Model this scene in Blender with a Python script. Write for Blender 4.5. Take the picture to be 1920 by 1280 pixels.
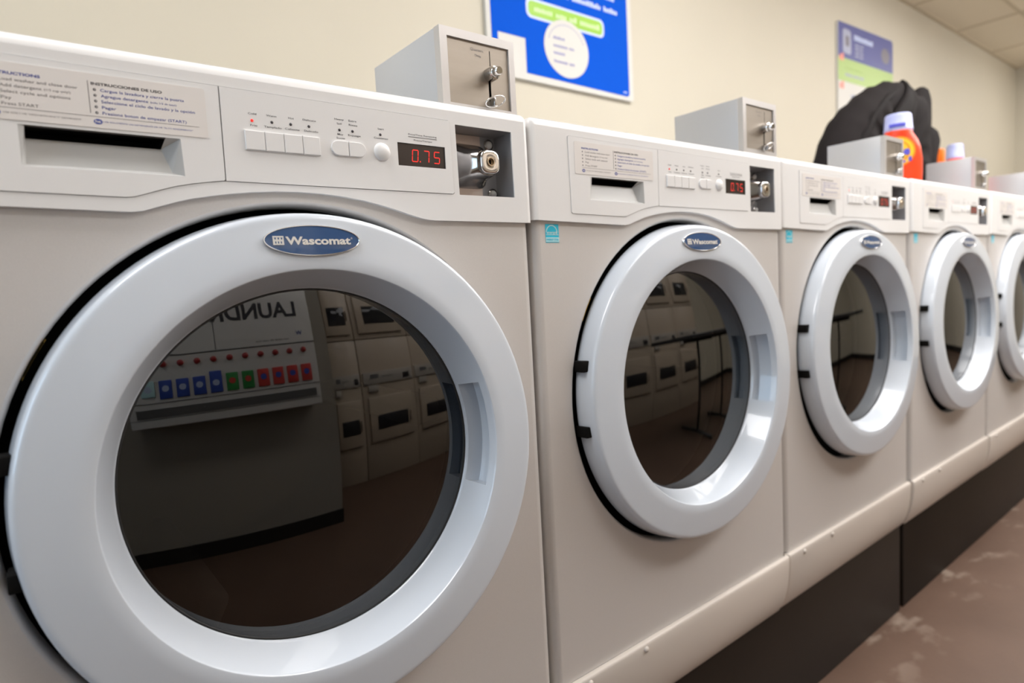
import bpy, bmesh, math, random
from mathutils import Vector, Matrix
from mathutils.geometry import tessellate_polygon
PI = math.pi
for o in list(bpy.data.objects): bpy.data.objects.remove(o)
scene = bpy.context.scene
COL = scene.collection

# ------------------------------------------------------------------ camera
cd = bpy.data.cameras.new('camera'); cam = bpy.data.objects.new('camera', cd); COL.objects.link(cam)
RT = Vector((0.78195, -0.62091, -0.05504)); UP = Vector((0.09649, 0.03334, 0.99478)); FW = Vector((0.61583, 0.78317, -0.08598))
M = Matrix((RT, UP, -FW)).transposed().to_4x4(); M.translation = Vector((-0.58725, -0.68317, 1.01142))
cam.matrix_world = M
cd.sensor_width = 36.0; cd.lens = 1175.93 / 1920 * 36; cd.clip_start = 0.02; cd.clip_end = 60
cd.dof.use_dof = True; cd.dof.focus_distance = 0.76; cd.dof.aperture_fstop = 3.6
scene.camera = cam
scene.view_settings.view_transform = 'Standard'; scene.view_settings.look = 'None'
scene.view_settings.exposure = 0.0; scene.view_settings.gamma = 1.0; scene.view_settings.use_curve_mapping = False

# ------------------------------------------------------------------ world: overcast daylight beyond the window
w = bpy.data.worlds.new('sky'); scene.world = w; w.use_nodes = True
bg = w.node_tree.nodes['Background']; bg.inputs['Color'].default_value = (0.62, 0.78, 1.0, 1); bg.inputs['Strength'].default_value = 1.5

# room limits
XL, XR, YB, YF, ZC = -3.0, 6.45, 0.95, -3.3, 2.665
WIN = (-1.25, 0.55, 0.85, 2.3)      # window in the left wall: y0, y1, z0, z1

def area(name, loc, rot, sx, sy, power, color):
    l = bpy.data.lights.new(name, 'AREA'); l.shape = 'RECTANGLE'; l.size = sx; l.size_y = sy
    l.energy = power; l.color = color
    o = bpy.data.objects.new(name, l); COL.objects.link(o); o.location = loc; o.rotation_euler = rot
    return o
area('daylight', (XL - 0.25, (WIN[0]+WIN[1])/2, (WIN[2]+WIN[3])/2), (0, -PI/2, 0), 1.45, 1.80, 26, (0.62, 0.80, 1.0))

# ------------------------------------------------------------------ materials
def new_mat(name):
    m = bpy.data.materials.new(name); m.use_nodes = True
    return m, m.node_tree, m.node_tree.nodes['Principled BSDF']
def mat(name, col, rough=0.5, metal=0.0, coat=0.0, bump=0.0, bscale=300, var=0.0, vscale=8, emit=None, estr=0, spec=0.5, sheen=0):
    m, nt, p = new_mat(name)
    p.inputs['Base Color'].default_value = (*col, 1); p.inputs['Roughness'].default_value = rough
    p.inputs['Metallic'].default_value = metal; p.inputs['Coat Weight'].default_value = coat; p.inputs['Coat Roughness'].default_value = 0.035
    p.inputs['Specular IOR Level'].default_value = spec
    if sheen: p.inputs['Sheen Weight'].default_value = sheen
    if emit: p.inputs['Emission Color'].default_value = (*emit, 1); p.inputs['Emission Strength'].default_value = estr
    if bump or var:
        tc = nt.nodes.new('ShaderNodeTexCoord')
    if bump:
        n = nt.nodes.new('ShaderNodeTexNoise'); n.inputs['Scale'].default_value = bscale; n.inputs['Detail'].default_value = 3
        b = nt.nodes.new('ShaderNodeBump'); b.inputs['Strength'].default_value = bump; b.inputs['Distance'].default_value = 0.001
        nt.links.new(tc.outputs['Object'], n.inputs['Vector']); nt.links.new(n.outputs['Fac'], b.inputs['Height'])
        nt.links.new(b.outputs['Normal'], p.inputs['Normal'])
    if var:
        n = nt.nodes.new('ShaderNodeTexNoise'); n.inputs['Scale'].default_value = vscale; n.inputs['Detail'].default_value = 4
        r = nt.nodes.new('ShaderNodeValToRGB')
        r.color_ramp.elements[0].position = 0.3; r.color_ramp.elements[1].position = 0.7
        r.color_ramp.elements[0].color = (*[c*(1-var) for c in col], 1); r.color_ramp.elements[1].color = (*[min(1, c*(1+var)) for c in col], 1)
        nt.links.new(tc.outputs['Object'], n.inputs['Vector']); nt.links.new(n.outputs['Fac'], r.inputs['Fac'])
        nt.links.new(r.outputs['Color'], p.inputs['Base Color'])
    return m
def brushed(name, col, rough, axis_scale):
    m, nt, p = new_mat(name)
    p.inputs['Base Color'].default_value = (*col, 1); p.inputs['Metallic'].default_value = 0.85; p.inputs['Roughness'].default_value = rough
    tc = nt.nodes.new('ShaderNodeTexCoord'); mp = nt.nodes.new('ShaderNodeMapping'); mp.inputs['Scale'].default_value = axis_scale
    n = nt.nodes.new('ShaderNodeTexNoise'); n.inputs['Scale'].default_value = 60; n.inputs['Detail'].default_value = 4
    r = nt.nodes.new('ShaderNodeValToRGB')
    r.color_ramp.elements[0].color = (*[c*0.86 for c in col], 1); r.color_ramp.elements[1].color = (*[min(1, c*1.12) for c in col], 1)
    b = nt.nodes.new('ShaderNodeBump'); b.inputs['Strength'].default_value = 0.08; b.inputs['Distance'].default_value = 0.0006
    nt.links.new(tc.outputs['Object'], mp.inputs['Vector']); nt.links.new(mp.outputs['Vector'], n.inputs['Vector'])
    nt.links.new(n.outputs['Fac'], r.inputs['Fac']); nt.links.new(r.outputs['Color'], p.inputs['Base Color'])
    nt.links.new(n.outputs['Fac'], b.inputs['Height']); nt.links.new(b.outputs['Normal'], p.inputs['Normal'])
    return m

WHITE = mat('white_plastic', (0.82, 0.815, 0.81), 0.33, bump=0.03, bscale=900)
PULL = mat('pull_grey_plastic', (0.52, 0.52, 0.51), 0.35)
SEAM = mat('seam_shadow_plastic', (0.30, 0.29, 0.285), 0.5)
LIDW = mat('white_enamel', (0.80, 0.79, 0.78), 0.22)
GREY = mat('grey_enamel', (0.64, 0.615, 0.595), 0.40, metal=0.2, bump=0.10, bscale=1600, var=0.02, vscale=700)
STRIP = mat('white_painted_steel', (0.63, 0.575, 0.52), 0.35)
RING = mat('door_ring_plastic', (0.615, 0.665, 0.73), 0.30, coat=0.75)
DARK = mat('black_gap', (0.006, 0.0055, 0.005), 0.8, spec=0.1)
RUBBER = mat('black_rubber', (0.02, 0.02, 0.02), 0.5)
PLINTH = mat('black_plinth_laminate', (0.011, 0.0068, 0.004), 0.5, spec=0.25, var=0.12, vscale=5)
STICK = mat('label_film', (0.80, 0.765, 0.735), 0.35)
BLUEINK = mat('blue_ink', (0.055, 0.085, 0.36), 0.5)
GREYINK = mat('grey_ink', (0.16, 0.145, 0.15), 0.5)
DARKINK = mat('dark_ink', (0.045, 0.045, 0.055), 0.5)
NAVY = mat('badge_navy', (0.022, 0.075, 0.20), 0.12, coat=0.8)
CHROME = mat('chrome', (0.72, 0.71, 0.70), 0.10, metal=1.0)
CHROMED = mat('dull_chrome', (0.46, 0.445, 0.435), 0.13, metal=1.0)
SILVERINK = mat('silver_letters', (0.68, 0.66, 0.62), 0.3)
DISPLAY = mat('display_window', (0.035, 0.025, 0.022), 0.12)
REDLED = mat('red_digits', (0.5, 0.01, 0.01), 0.4, emit=(1.0, 0.035, 0.02), estr=0.7)
LEDOFF = mat('indicator_off', (0.05, 0.045, 0.05), 0.3)
STEEL = brushed('brushed_steel', (0.34, 0.30, 0.255), 0.42, (0.12, 1, 1.0))
BOXGREY = mat('hammered_grey_paint', (0.50, 0.505, 0.515), 0.38, metal=0.2, bump=0.06, bscale=500)
BOXRIM = mat('satin_aluminium', (0.60, 0.58, 0.57), 0.35, metal=0.5)
ZINC = mat('zinc_plate', (0.40, 0.40, 0.415), 0.35, metal=0.45)
STEELP = brushed('brushed_plate', (0.66, 0.57, 0.52), 0.5, (0.12, 1, 1.0))
BRASS = mat('lock_brass', (0.62, 0.50, 0.36), 0.28, metal=0.9)
CYAN = mat('cyan_print', (0.01, 0.56, 0.78), 0.4)
PALECYAN = mat('pale_cyan_print', (0.50, 0.80, 0.84), 0.4)
BLACKF = mat('black_nylon', (0.015, 0.0125, 0.0125), 0.85, spec=0.10, bump=0.5, bscale=260)
BLACKF2 = mat('black_webbing', (0.014, 0.012, 0.012), 0.8, spec=0.1, bump=0.5, bscale=500)
ORANGE = mat('orange_plastic', (0.88, 0.060, 0.012), 0.28)
ORANGE2 = mat('bright_orange_plastic', (0.95, 0.19, 0.01), 0.35)
LAVCAP = mat('lavender_cap', (0.46, 0.50, 0.80), 0.3)
BLUECAP = mat('blue_print', (0.10, 0.10, 0.62), 0.4)
YELLOW = mat('yellow_print', (0.98, 0.60, 0.03), 0.35)
ORPRINT = mat('orange_print', (0.95, 0.30, 0.02), 0.35)
SIGNW = mat('sign_white', (0.62, 0.61, 0.575), 0.55, spec=0.25)
SIGNB = mat('sign_blue', (0.0, 0.082, 0.58), 0.6, spec=0.05)
SIGNP = mat('sign_pale_text', (0.52, 0.60, 0.82), 0.4)
SIGNG = mat('sign_green', (0.25, 0.50, 0.01), 0.4)
SIGNGT = mat('sign_green_text', (0.55, 0.75, 0.35), 0.4)
SIGNL = mat('sign_lilac_text', (0.28, 0.28, 0.48), 0.5)
S2B = mat('sign_indigo', (0.075, 0.085, 0.27), 0.45)
S2G = mat('sign_leaf_green', (0.36, 0.50, 0.16), 0.45)
S2T = mat('sign_grey_text', (0.36, 0.38, 0.50), 0.45)
S2R = mat('sign_red_mark', (0.78, 0.26, 0.20), 0.45)
S2K = mat('sign_taupe_disc', (0.17, 0.16, 0.19), 0.45)
DRUM = mat('drum_steel', (0.45, 0.45, 0.44), 0.3, metal=1.0)
APPL = mat('almond_enamel', (0.42, 0.345, 0.265), 0.3)
APPLP = mat('almond_panel', (0.36, 0.33, 0.29), 0.35)
APPLG = mat('dryer_window_glass', (0.02, 0.02, 0.022), 0.08)
CABW = mat('vendor_white', (0.78, 0.76, 0.73), 0.3)
CABK = mat('vendor_slot', (0.10, 0.10, 0.10), 0.5)
REDK = mat('red_knob', (0.42, 0.03, 0.03), 0.3)
PK_RED = mat('packet_red', (0.62, 0.05, 0.04), 0.4)
PK_BLUE = mat('packet_blue', (0.03, 0.08, 0.42), 0.4)
PK_GREEN = mat('packet_green', (0.03, 0.28, 0.06), 0.4)
TABLEK = mat('table_dark', (0.03, 0.03, 0.032), 0.45)
TILE = mat('ceiling_tile', (0.86, 0.79, 0.67), 0.9, bump=0.25, bscale=120)
TBAR = mat('ceiling_grid', (0.62, 0.55, 0.43), 0.6)
DIFF = mat('troffer_diffuser', (0.9, 0.88, 0.82), 0.4, emit=(1.0, 0.975, 0.965), estr=11.8)
WALLM = mat('cream_wall_paint', (0.57, 0.53, 0.435), 0.75, bump=0.08, bscale=220, var=0.012, vscale=3)
UTILW = mat('shaded_wall_paint', (0.34, 0.31, 0.26), 0.7, bump=0.08, bscale=220)  # wall darkened evenly; the shadow over it is put into the colour
BASEK = mat('black_base_cove', (0.02, 0.018, 0.016), 0.4)
FRAMEM = mat('window_frame_paint', (0.55, 0.55, 0.54), 0.4)

def floor_material():
    m, nt, p = new_mat('brown_floor'); p.inputs['Roughness'].default_value = 0.42
    tc = nt.nodes.new('ShaderNodeTexCoord')
    n1 = nt.nodes.new('ShaderNodeTexNoise'); n1.inputs['Scale'].default_value = 3.2; n1.inputs['Detail'].default_value = 6; n1.inputs['Roughness'].default_value = 0.6
    r1 = nt.nodes.new('ShaderNodeValToRGB'); r1.color_ramp.elements[0].position = 0.3; r1.color_ramp.elements[1].position = 0.75
    r1.color_ramp.elements[0].color = (0.098, 0.056, 0.037, 1); r1.color_ramp.elements[1].color = (0.130, 0.078, 0.054, 1)
    # pale scuffs where the finish has worn off along the plinth
    n2 = nt.nodes.new('ShaderNodeTexNoise'); n2.inputs['Scale'].default_value = 7.5; n2.inputs['Detail'].default_value = 3
    mp = nt.nodes.new('ShaderNodeMapping'); mp.inputs['Location'].default_value = (0.62, 0.35, 0); mp.inputs['Scale'].default_value = (1, 1.6, 1)
    r2 = nt.nodes.new('ShaderNodeValToRGB'); r2.color_ramp.elements[0].position = 0.56; r2.color_ramp.elements[1].position = 0.66
    sep = nt.nodes.new('ShaderNodeSeparateXYZ'); mr = nt.nodes.new('ShaderNodeMapRange')
    mr.inputs['From Min'].default_value = -0.16; mr.inputs['From Max'].default_value = 0.02; mr.inputs['To Max'].default_value = 0.75
    mul = nt.nodes.new('ShaderNodeMath'); mul.operation = 'MULTIPLY'
    mix = nt.nodes.new('ShaderNodeMix'); mix.data_type = 'RGBA'; mix.inputs[7].default_value = (0.30, 0.235, 0.185, 1)
    L = nt.links.new
    L(tc.outputs['Object'], n1.inputs['Vector']); L(n1.outputs['Fac'], r1.inputs['Fac'])
    L(tc.outputs['Object'], mp.inputs['Vector']); L(mp.outputs['Vector'], n2.inputs['Vector']); L(n2.outputs['Fac'], r2.inputs['Fac'])
    L(tc.outputs['Object'], sep.inputs['Vector']); L(sep.outputs['Y'], mr.inputs['Value'])
    L(r2.outputs['Color'], mul.inputs[0]); L(mr.outputs['Result'], mul.inputs[1]); L(mul.outputs[0], mix.inputs[0])
    L(r1.outputs['Color'], mix.inputs[6]); L(mix.outputs[2], p.inputs['Base Color'])
    n3 = nt.nodes.new('ShaderNodeTexNoise'); n3.inputs['Scale'].default_value = 90
    b = nt.nodes.new('ShaderNodeBump'); b.inputs['Strength'].default_value = 0.15; b.inputs['Distance'].default_value = 0.002
    L(tc.outputs['Object'], n3.inputs['Vector']); L(n3.outputs['Fac'], b.inputs['Height']); L(b.outputs['Normal'], p.inputs['Normal'])
    return m
FLOOR = floor_material()

def glass_material(name, tint, ior):
    m = bpy.data.materials.new(name); m.use_nodes = True; nt = m.node_tree
    for n in list(nt.nodes): nt.nodes.remove(n)
    out = nt.nodes.new('ShaderNodeOutputMaterial'); mix = nt.nodes.new('ShaderNodeMixShader'); fr = nt.nodes.new('ShaderNodeFresnel')
    t = nt.nodes.new('ShaderNodeBsdfTransparent'); g = nt.nodes.new('ShaderNodeBsdfGlossy')
    fr.inputs['IOR'].default_value = ior; t.inputs['Color'].default_value = (*tint, 1)
    g.inputs['Roughness'].default_value = 0.0; g.inputs['Color'].default_value = (1, 1, 1, 1)
    nt.links.new(fr.outputs[0], mix.inputs[0]); nt.links.new(t.outputs[0], mix.inputs[1]); nt.links.new(g.outputs[0], mix.inputs[2])
    nt.links.new(mix.outputs[0], out.inputs['Surface'])
    return m
SMOKED = glass_material('smoked_door_glass', (0.12, 0.11, 0.09), 1.85)
PANE = glass_material('window_glass', (0.92, 0.95, 0.96), 1.45)

# ------------------------------------------------------------------ mesh builder
def text_geometry(s, bold=0.0, spacing=1.0):
    c = bpy.data.curves.new('t', 'FONT'); c.body = s; c.size = 1.0; c.offset = bold; c.space_character = spacing
    c.resolution_u = 3; c.fill_mode = 'BOTH'; c.extrude = 0
    o = bpy.data.objects.new('t', c); COL.objects.link(o)
    dg = bpy.context.evaluated_depsgraph_get(); me = bpy.data.meshes.new_from_object(o.evaluated_get(dg))
    V = [v.co.copy() for v in me.vertices]; F = [list(p.vertices) for p in me.polygons]
    bpy.data.objects.remove(o); bpy.data.curves.remove(c); bpy.data.meshes.remove(me)
    return V, F

class MB:
    def __init__(s): s.v = []; s.f = []; s.m = []; s.sm = []; s.mats = []
    def mi(s, m):
        if m not in s.mats: s.mats.append(m)
        return s.mats.index(m)
    def face(s, idx, m, smooth=False): s.f.append(tuple(idx)); s.m.append(s.mi(m)); s.sm.append(smooth)
    def add(s, V, F, m, smooth=False, xf=None):
        b = len(s.v)
        for p in V: s.v.append(tuple(xf @ Vector(p)) if xf else tuple(p))
        for f in F: s.face([b+i for i in f], m, smooth)
    def box(s, x0, x1, y0, y1, z0, z1, m, xf=None):
        V = [(x0,y0,z0),(x1,y0,z0),(x1,y1,z0),(x0,y1,z0),(x0,y0,z1),(x1,y0,z1),(x1,y1,z1),(x0,y1,z1)]
        s.add(V, [(0,3,2,1),(4,5,6,7),(0,1,5,4),(1,2,6,5),(2,3,7,6),(3,0,4,7)], m, False, xf)
    def rbox(s, x0, x1, y0, y1, z0, z1, r, m, seg=3, xf=None):
        # box with all edges rounded
        bm = bmesh.new(); bmesh.ops.create_cube(bm, size=1.0)
        for v in bm.verts:
            v.co = Vector(((x0+x1)/2+v.co.x*(x1-x0), (y0+y1)/2+v.co.y*(y1-y0), (z0+z1)/2+v.co.z*(z1-z0)))
        bmesh.ops.bevel(bm, geom=bm.edges[:], offset=r, segments=seg, profile=0.5, affect='EDGES')
        bm.verts.index_update()
        s.add([v.co.copy() for v in bm.verts], [[v.index for v in f.verts] for f in bm.faces], m, True, xf); bm.free()
    def polyY(s, pts, y, m, holes=(), flip=False):
        # filled polygon(s) in the x-z plane at depth y, facing -y
        loops = [[Vector((p[0], p[1], 0)) for p in L] for L in [pts, *holes]]
        flat = [p for L in loops for p in L]; b = len(s.v)
        for p in flat: s.v.append((p.x, y, p.y))
        for t in tessellate_polygon(loops):
            a, c, d = t
            n = (flat[c]-flat[a]).cross(flat[d]-flat[a]).z
            if abs(n) < 1e-13: continue
            if (n < 0) != flip: t = (a, d, c)
            s.face([b+i for i in t], m)
    def wallY(s, pts, y0, y1, m, closed=True, smooth=False):
        b = len(s.v); n = len(pts)
        for p in pts: s.v.append((p[0], y0, p[1])); s.v.append((p[0], y1, p[1]))
        for i in range(n if closed else n-1):
            j = (i+1) % n; s.face((b+2*i, b+2*i+1, b+2*j+1, b+2*j), m, smooth)
    def plate(s, pts, y0, y1, m, holes=(), smooth=False):
        # plate with front at y0 (facing -y) and sides back to y1
        s.polyY(pts, y0, m, holes); s.wallY(pts, y0, y1, m, True, smooth)
        for h in holes: s.wallY(h, y0, y1, m, True, smooth)
    def prism(s, pts, y0, y1, m): s.plate(pts, y0, y1, m); s.polyY(pts, y1, m, flip=True)
    def grid(s, rows, m, smooth=True, close_u=False):
        b = len(s.v); nr = len(rows); nc = len(rows[0])
        for r in rows:
            for p in r: s.v.append(tuple(p))
        for i in range(nr-1):
            for j in range(nc if close_u else nc-1):
                k = (j+1) % nc; s.face((b+i*nc+j, b+i*nc+k, b+(i+1)*nc+k, b+(i+1)*nc+j), m, smooth)
    def latheY(s, prof, cx, cz, m, n=96, smooth=True, mats=None, cap=False):
        # profile of (radius, y)
        b = len(s.v)
        for (r, y) in prof:
            for k in range(n):
                a = 2*PI*k/n; s.v.append((cx+r*math.cos(a), y, cz+r*math.sin(a)))
        for i in range(len(prof)-1):
            for k in range(n):
                q = (k+1) % n; s.face((b+i*n+k, b+i*n+q, b+(i+1)*n+q, b+(i+1)*n+k), mats[i] if mats else m, smooth)
        if cap: s.face([b+(len(prof)-1)*n+k for k in range(n)], m, False)
    def tube(s, pts, r, m, n=10, closed=False, caps=True):
        P = [Vector(p) for p in pts]; rows = []
        prev = None
        for i, p in enumerate(P):
            if closed: t = (P[(i+1) % len(P)]-P[i-1]).normalized()
            else: t = (P[min(i+1, len(P)-1)]-P[max(i-1, 0)]).normalized()
            if prev is None: prev = t.orthogonal().normalized()
            u = (prev - t*prev.dot(t)).normalized(); v = t.cross(u); prev = u
            rr = r[i] if isinstance(r, (list, tuple)) else r
            rows.append([p+(u*math.cos(2*PI*k/n)+v*math.sin(2*PI*k/n))*rr for k in range(n)])
        if closed: rows.append(rows[0])
        b = len(s.v); s.grid(rows, m, True, True)
        if caps and not closed:
            s.face([b+k for k in range(n)][::-1], m); s.face([b+(len(rows)-1)*n+k for k in range(n)], m)
    def dome(s, c, r, h, m, n=14, k=5):
        # small rounded nub facing -y
        s.latheY([(r*math.cos(PI/2*i/k)+1e-5, c[1]-h*math.sin(PI/2*i/k)) for i in range(k+1)], c[0], c[2], m, n)
    def text(s, t, x0, x1, z, h, y, m, bold=0.0, spacing=1.0, xf=None, align='fit', taper=None):
        # text in the x-z plane, read from -y; x0..x1 width, z = baseline, h = cap height
        V, F = text_geometry(t, bold, spacing)
        if not V: return
        a = min(p.x for p in V); b = max(p.x for p in V)
        k = h/0.73; sx = (x1-x0)/(b-a) if align == 'fit' else k
        if align == 'centre': x0 = (x0+x1)/2-(b-a)*k/2
        s.add([(x0+(p.x-a)*sx, y, z+p.y*k) for p in V], F, m, False, xf)
    def words(s, lens, x0, z, h, y, m, gap=0.4, seed=1, slope=0.0):
        # unreadable print: short letter strokes grouped into words
        R = random.Random(seed); x = x0
        for L in lens:
            n = int(L)
            for i in range(n):
                ww = h*R.uniform(0.42, 0.62); hh = h*R.choice((0.72, 0.72, 1.0, 0.8))
                s.box(x, x+ww, y-0.0006, y, z+slope*(x-x0), z+slope*(x-x0)+hh, m); x += ww+h*0.16
            x += h*gap
    def build(s, name, parent=None, **props):
        me = bpy.data.meshes.new(name); me.from_pydata(s.v, [], s.f)
        for m in s.mats: me.materials.append(m)
        me.polygons.foreach_set('material_index', s.m); me.polygons.foreach_set('use_smooth', s.sm); me.update()
        o = bpy.data.objects.new(name, me); COL.objects.link(o)
        if parent: o.parent = parent
        for k, v in props.items(): o[k] = v
        return o
def fix_normals(o):
    bm = bmesh.new(); bm.from_mesh(o.data); bmesh.ops.remove_doubles(bm, verts=bm.verts, dist=1e-6)
    bmesh.ops.recalc_face_normals(bm, faces=bm.faces); bm.to_mesh(o.data); bm.free(); return o
def sharp(o, ang=35):
    o.data.set_sharp_from_angle(angle=math.radians(ang)); return o
def tag(o, label=None, cat=None, group=None, kind=None):
    if label: o['label'] = label
    if cat: o['category'] = cat
    if group: o['group'] = group
    if kind: o['kind'] = kind
    return o
def empty(name, loc=(0,0,0), rz=0, parent=None):
    o = bpy.data.objects.new(name, None); COL.objects.link(o); o.location = loc; o.rotation_euler = (0,0,rz)
    o.empty_display_size = 0.05
    if parent: o.parent = parent
    return o
def copy_tree(o, parent=None):
    c = o.copy(); COL.objects.link(c); c.parent = parent
    for ch in list(o.children): copy_tree(ch, c)
    return c
def struct(mb, name): return tag(mb.build(name), kind='structure')
def rrect(x0, x1, z0, z1, r, n=5):
    P = []
    for cx, cz, a0 in ((x1-r, z0+r, -PI/2), (x1-r, z1-r, 0), (x0+r, z1-r, PI/2), (x0+r, z0+r, PI)):
        for i in range(n+1): a = a0+PI/2*i/n; P.append((cx+r*math.cos(a), cz+r*math.sin(a)))
    return P
def circ(cx, cz, r, n=48, rz=None):
    return [(cx+r*math.cos(2*PI*k/n), cz+(rz or r)*math.sin(2*PI*k/n)) for k in range(n)]

# ------------------------------------------------------------------ the room
m = MB(); m.box(XL, XR, YF, YB, -0.1, 0, FLOOR); struct(m, 'floor')
m = MB(); m.box(XL-0.1, XR+0.1, YB, YB+0.1, -0.1, ZC+0.1, WALLM); struct(m, 'wall_back')
m = MB(); m.box(XL-0.1, XR+0.1, YF-0.1, YF, -0.1, ZC+0.1, WALLM); struct(m, 'wall_front')
m = MB(); m.box(XR, XR+0.1, YF, YB, -0.1, ZC+0.1, WALLM); struct(m, 'wall_right')
m = MB()
m.box(XL-0.1, XL, YF, WIN[0], -0.1, ZC+0.1, WALLM); m.box(XL-0.1, XL, WIN[1], YB, -0.1, ZC+0.1, WALLM)
m.box(XL-0.1, XL, WIN[0], WIN[1], -0.1, WIN[2], WALLM); m.box(XL-0.1, XL, WIN[0], WIN[1], WIN[3], ZC+0.1, WALLM)
struct(m, 'wall_left')
m = MB()
f = 0.05
m.box(XL-0.09, XL+0.01, WIN[0], WIN[0]+f, WIN[2], WIN[3], FRAMEM); m.box(XL-0.09, XL+0.01, WIN[1]-f, WIN[1], WIN[2], WIN[3], FRAMEM)
m.box(XL-0.09, XL+0.01, WIN[0]+f, WIN[1]-f, WIN[2], WIN[2]+f, FRAMEM); m.box(XL-0.09, XL+0.01, WIN[0]+f, WIN[1]-f, WIN[3]-f, WIN[3], FRAMEM)
mid = (WIN[0]+WIN[1])/2; m.box(XL-0.08, XL, mid-0.025, mid+0.025, WIN[2]+f, WIN[3]-f, FRAMEM)
m.box(XL-0.055, XL-0.049, WIN[0]+f, WIN[1]-f, WIN[2]+f, WIN[3]-f, PANE)
struct(m, 'window_1')
# furred-out wall that carries the soap vendor, opposite the washers
WBX, WBY = 0.30, -1.74
m = MB(); m.box(XL, WBX, YF, WBY, 0, ZC, UTILW); struct(m, 'wall_utility')
m = MB(); m.box(XL, WBX+0.004, WBY, WBY+0.008, 0, 0.10, BASEK); m.box(WBX, WBX+0.008, YF, WBY+0.008, 0, 0.10, BASEK); struct(m, 'baseboard_utility')
m = MB(); m.box(WBX+0.008, XR, YF, YF+0.008, 0, 0.10, BASEK); struct(m, 'baseboard_front')
m = MB(); m.box(XR-0.008, XR, YF+0.008, YB-0.008, 0, 0.10, BASEK); struct(m, 'baseboard_right')
m = MB(); m.box(XL, XR-0.008, YB-0.008, YB, 0, 0.10, BASEK); struct(m, 'baseboard_back')
# ceiling: lay-in tiles, 2 x 4 ft along the room, and their grid (troffers replace some tiles)
GX0, GP, GY = -3.0 + 0.0, 0.80, 1.22
TROFF = [(-1.20, -0.30), (1.24, -0.30), (3.64, -0.30), (0.98, -1.55), (2.60, -1.55), (4.22, -1.55), (2.44, -0.90), (5.64, -0.30)]  # aisle panels and the far-end one are added to brighten fronts and right side
m = MB(); m.box(XL-0.1, XR+0.1, YF-0.1, YB+0.1, ZC, ZC+0.1, TILE); 
x = XL+0.70
while x < XR-0.05:
    m.box(x-0.011, x+0.011, YF, YB, ZC-0.005, ZC, TBAR); x += GP
y = YB-0.38
while y > YF:
    m.box(XL, XR, y-0.011, y+0.011, ZC-0.0045, ZC, TBAR); y -= 0.61*2
m.box(XL, XR, YB-0.022, YB, ZC-0.008, ZC, TBAR); m.box(XR-0.022, XR, YF, YB-0.022, ZC-0.008, ZC, TBAR)
struct(m, 'ceiling')
def make_troffer():
    r = empty('ceiling_light')
    a = MB(); L, W, fr = 0.60, 0.30, 0.02
    a.box(-L, L, -W, -W+fr, -0.012, 0, BOXRIM); a.box(-L, L, W-fr, W, -0.012, 0, BOXRIM)
    a.box(-L, -L+fr, -W+fr, W-fr, -0.012, 0, BOXRIM); a.box(L-fr, L, -W+fr, W-fr, -0.012, 0, BOXRIM)
    a.build('frame', r)
    b = MB(); P = [(-W+0.03, 0.0), (-W+0.04, -0.045), (-W+0.08, -0.070), (W-0.08, -0.070), (W-0.04, -0.045), (W-0.03, 0.0)]  # lens hangs below the ceiling, shaped so its sides light the tiles
    b.grid([[(x, p[0], p[1]) for p in P] for x in (-L+fr, L-fr)], DIFF, False)
    for x in (-L+fr, L-fr):
        n0 = len(b.v); b.v += [(x, p[0], p[1]) for p in P]; b.face(range(n0, n0+6), DIFF)
    b.build('diffuser', r)
    return r
tro = make_troffer()
TL = ['fluorescent ceiling light panel above the left end of the washer row', 'fluorescent ceiling light panel above the middle washers',
      'fluorescent ceiling light panel above the right end of the washer row',
      'added fluorescent ceiling light panel in front of the narrow stacked dryer, brightening the washer fronts', 'added fluorescent ceiling light panel above the folding table, brightening the washer fronts', 'added fluorescent ceiling light panel past the last stacked dryer, brightening the washer fronts', 'added fluorescent ceiling light panel over the aisle, brightening the third and fourth washers', 'added fluorescent ceiling light panel nearest the far end wall, brightening the right side']
for i, (tx, ty) in enumerate(TROFF):
    o = tro if i == 0 else copy_tree(tro)
    o.location = (tx, ty, ZC-0.005); tag(o, TL[i], 'ceiling light', 'fluorescent panels in the laundry ceiling')

# ------------------------------------------------------------------ the front-load washer (local: x centre, y 0 = panel face, z 0 = floor)
HW, ZT, RC, RT_ = 0.3428, 1.2505, 0.009, 0.012     # half width, top, side corner radius, top edge radius
DCX, DCZ = 0.0093, 0.827                            # door centre
ARCH = [(-0.150,1.1010),(-0.140,1.1022),(-0.126,1.1070),(-0.110,1.1120),(-0.097,1.1155),(-0.080,1.1188),(-0.060,1.1220),(-0.040,1.1245),
        (-0.015,1.1265),(0.010,1.1272),(0.035,1.1266),(0.060,1.1247),(0.085,1.1213),(0.105,1.1172),(0.125,1.1125),(0.145,1.1068),(0.160,1.1030),(0.170,1.1012),(0.180,1.1005)]
RECESS = [(0.2205,1.1340),(0.3122,1.1345),(0.3112,1.2226),(0.2195,1.2226)]
HANDLE = [(-0.2272,1.1375),(-0.1012,1.1365),(-0.1022,1.1722),(-0.2270,1.1722)]
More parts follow.
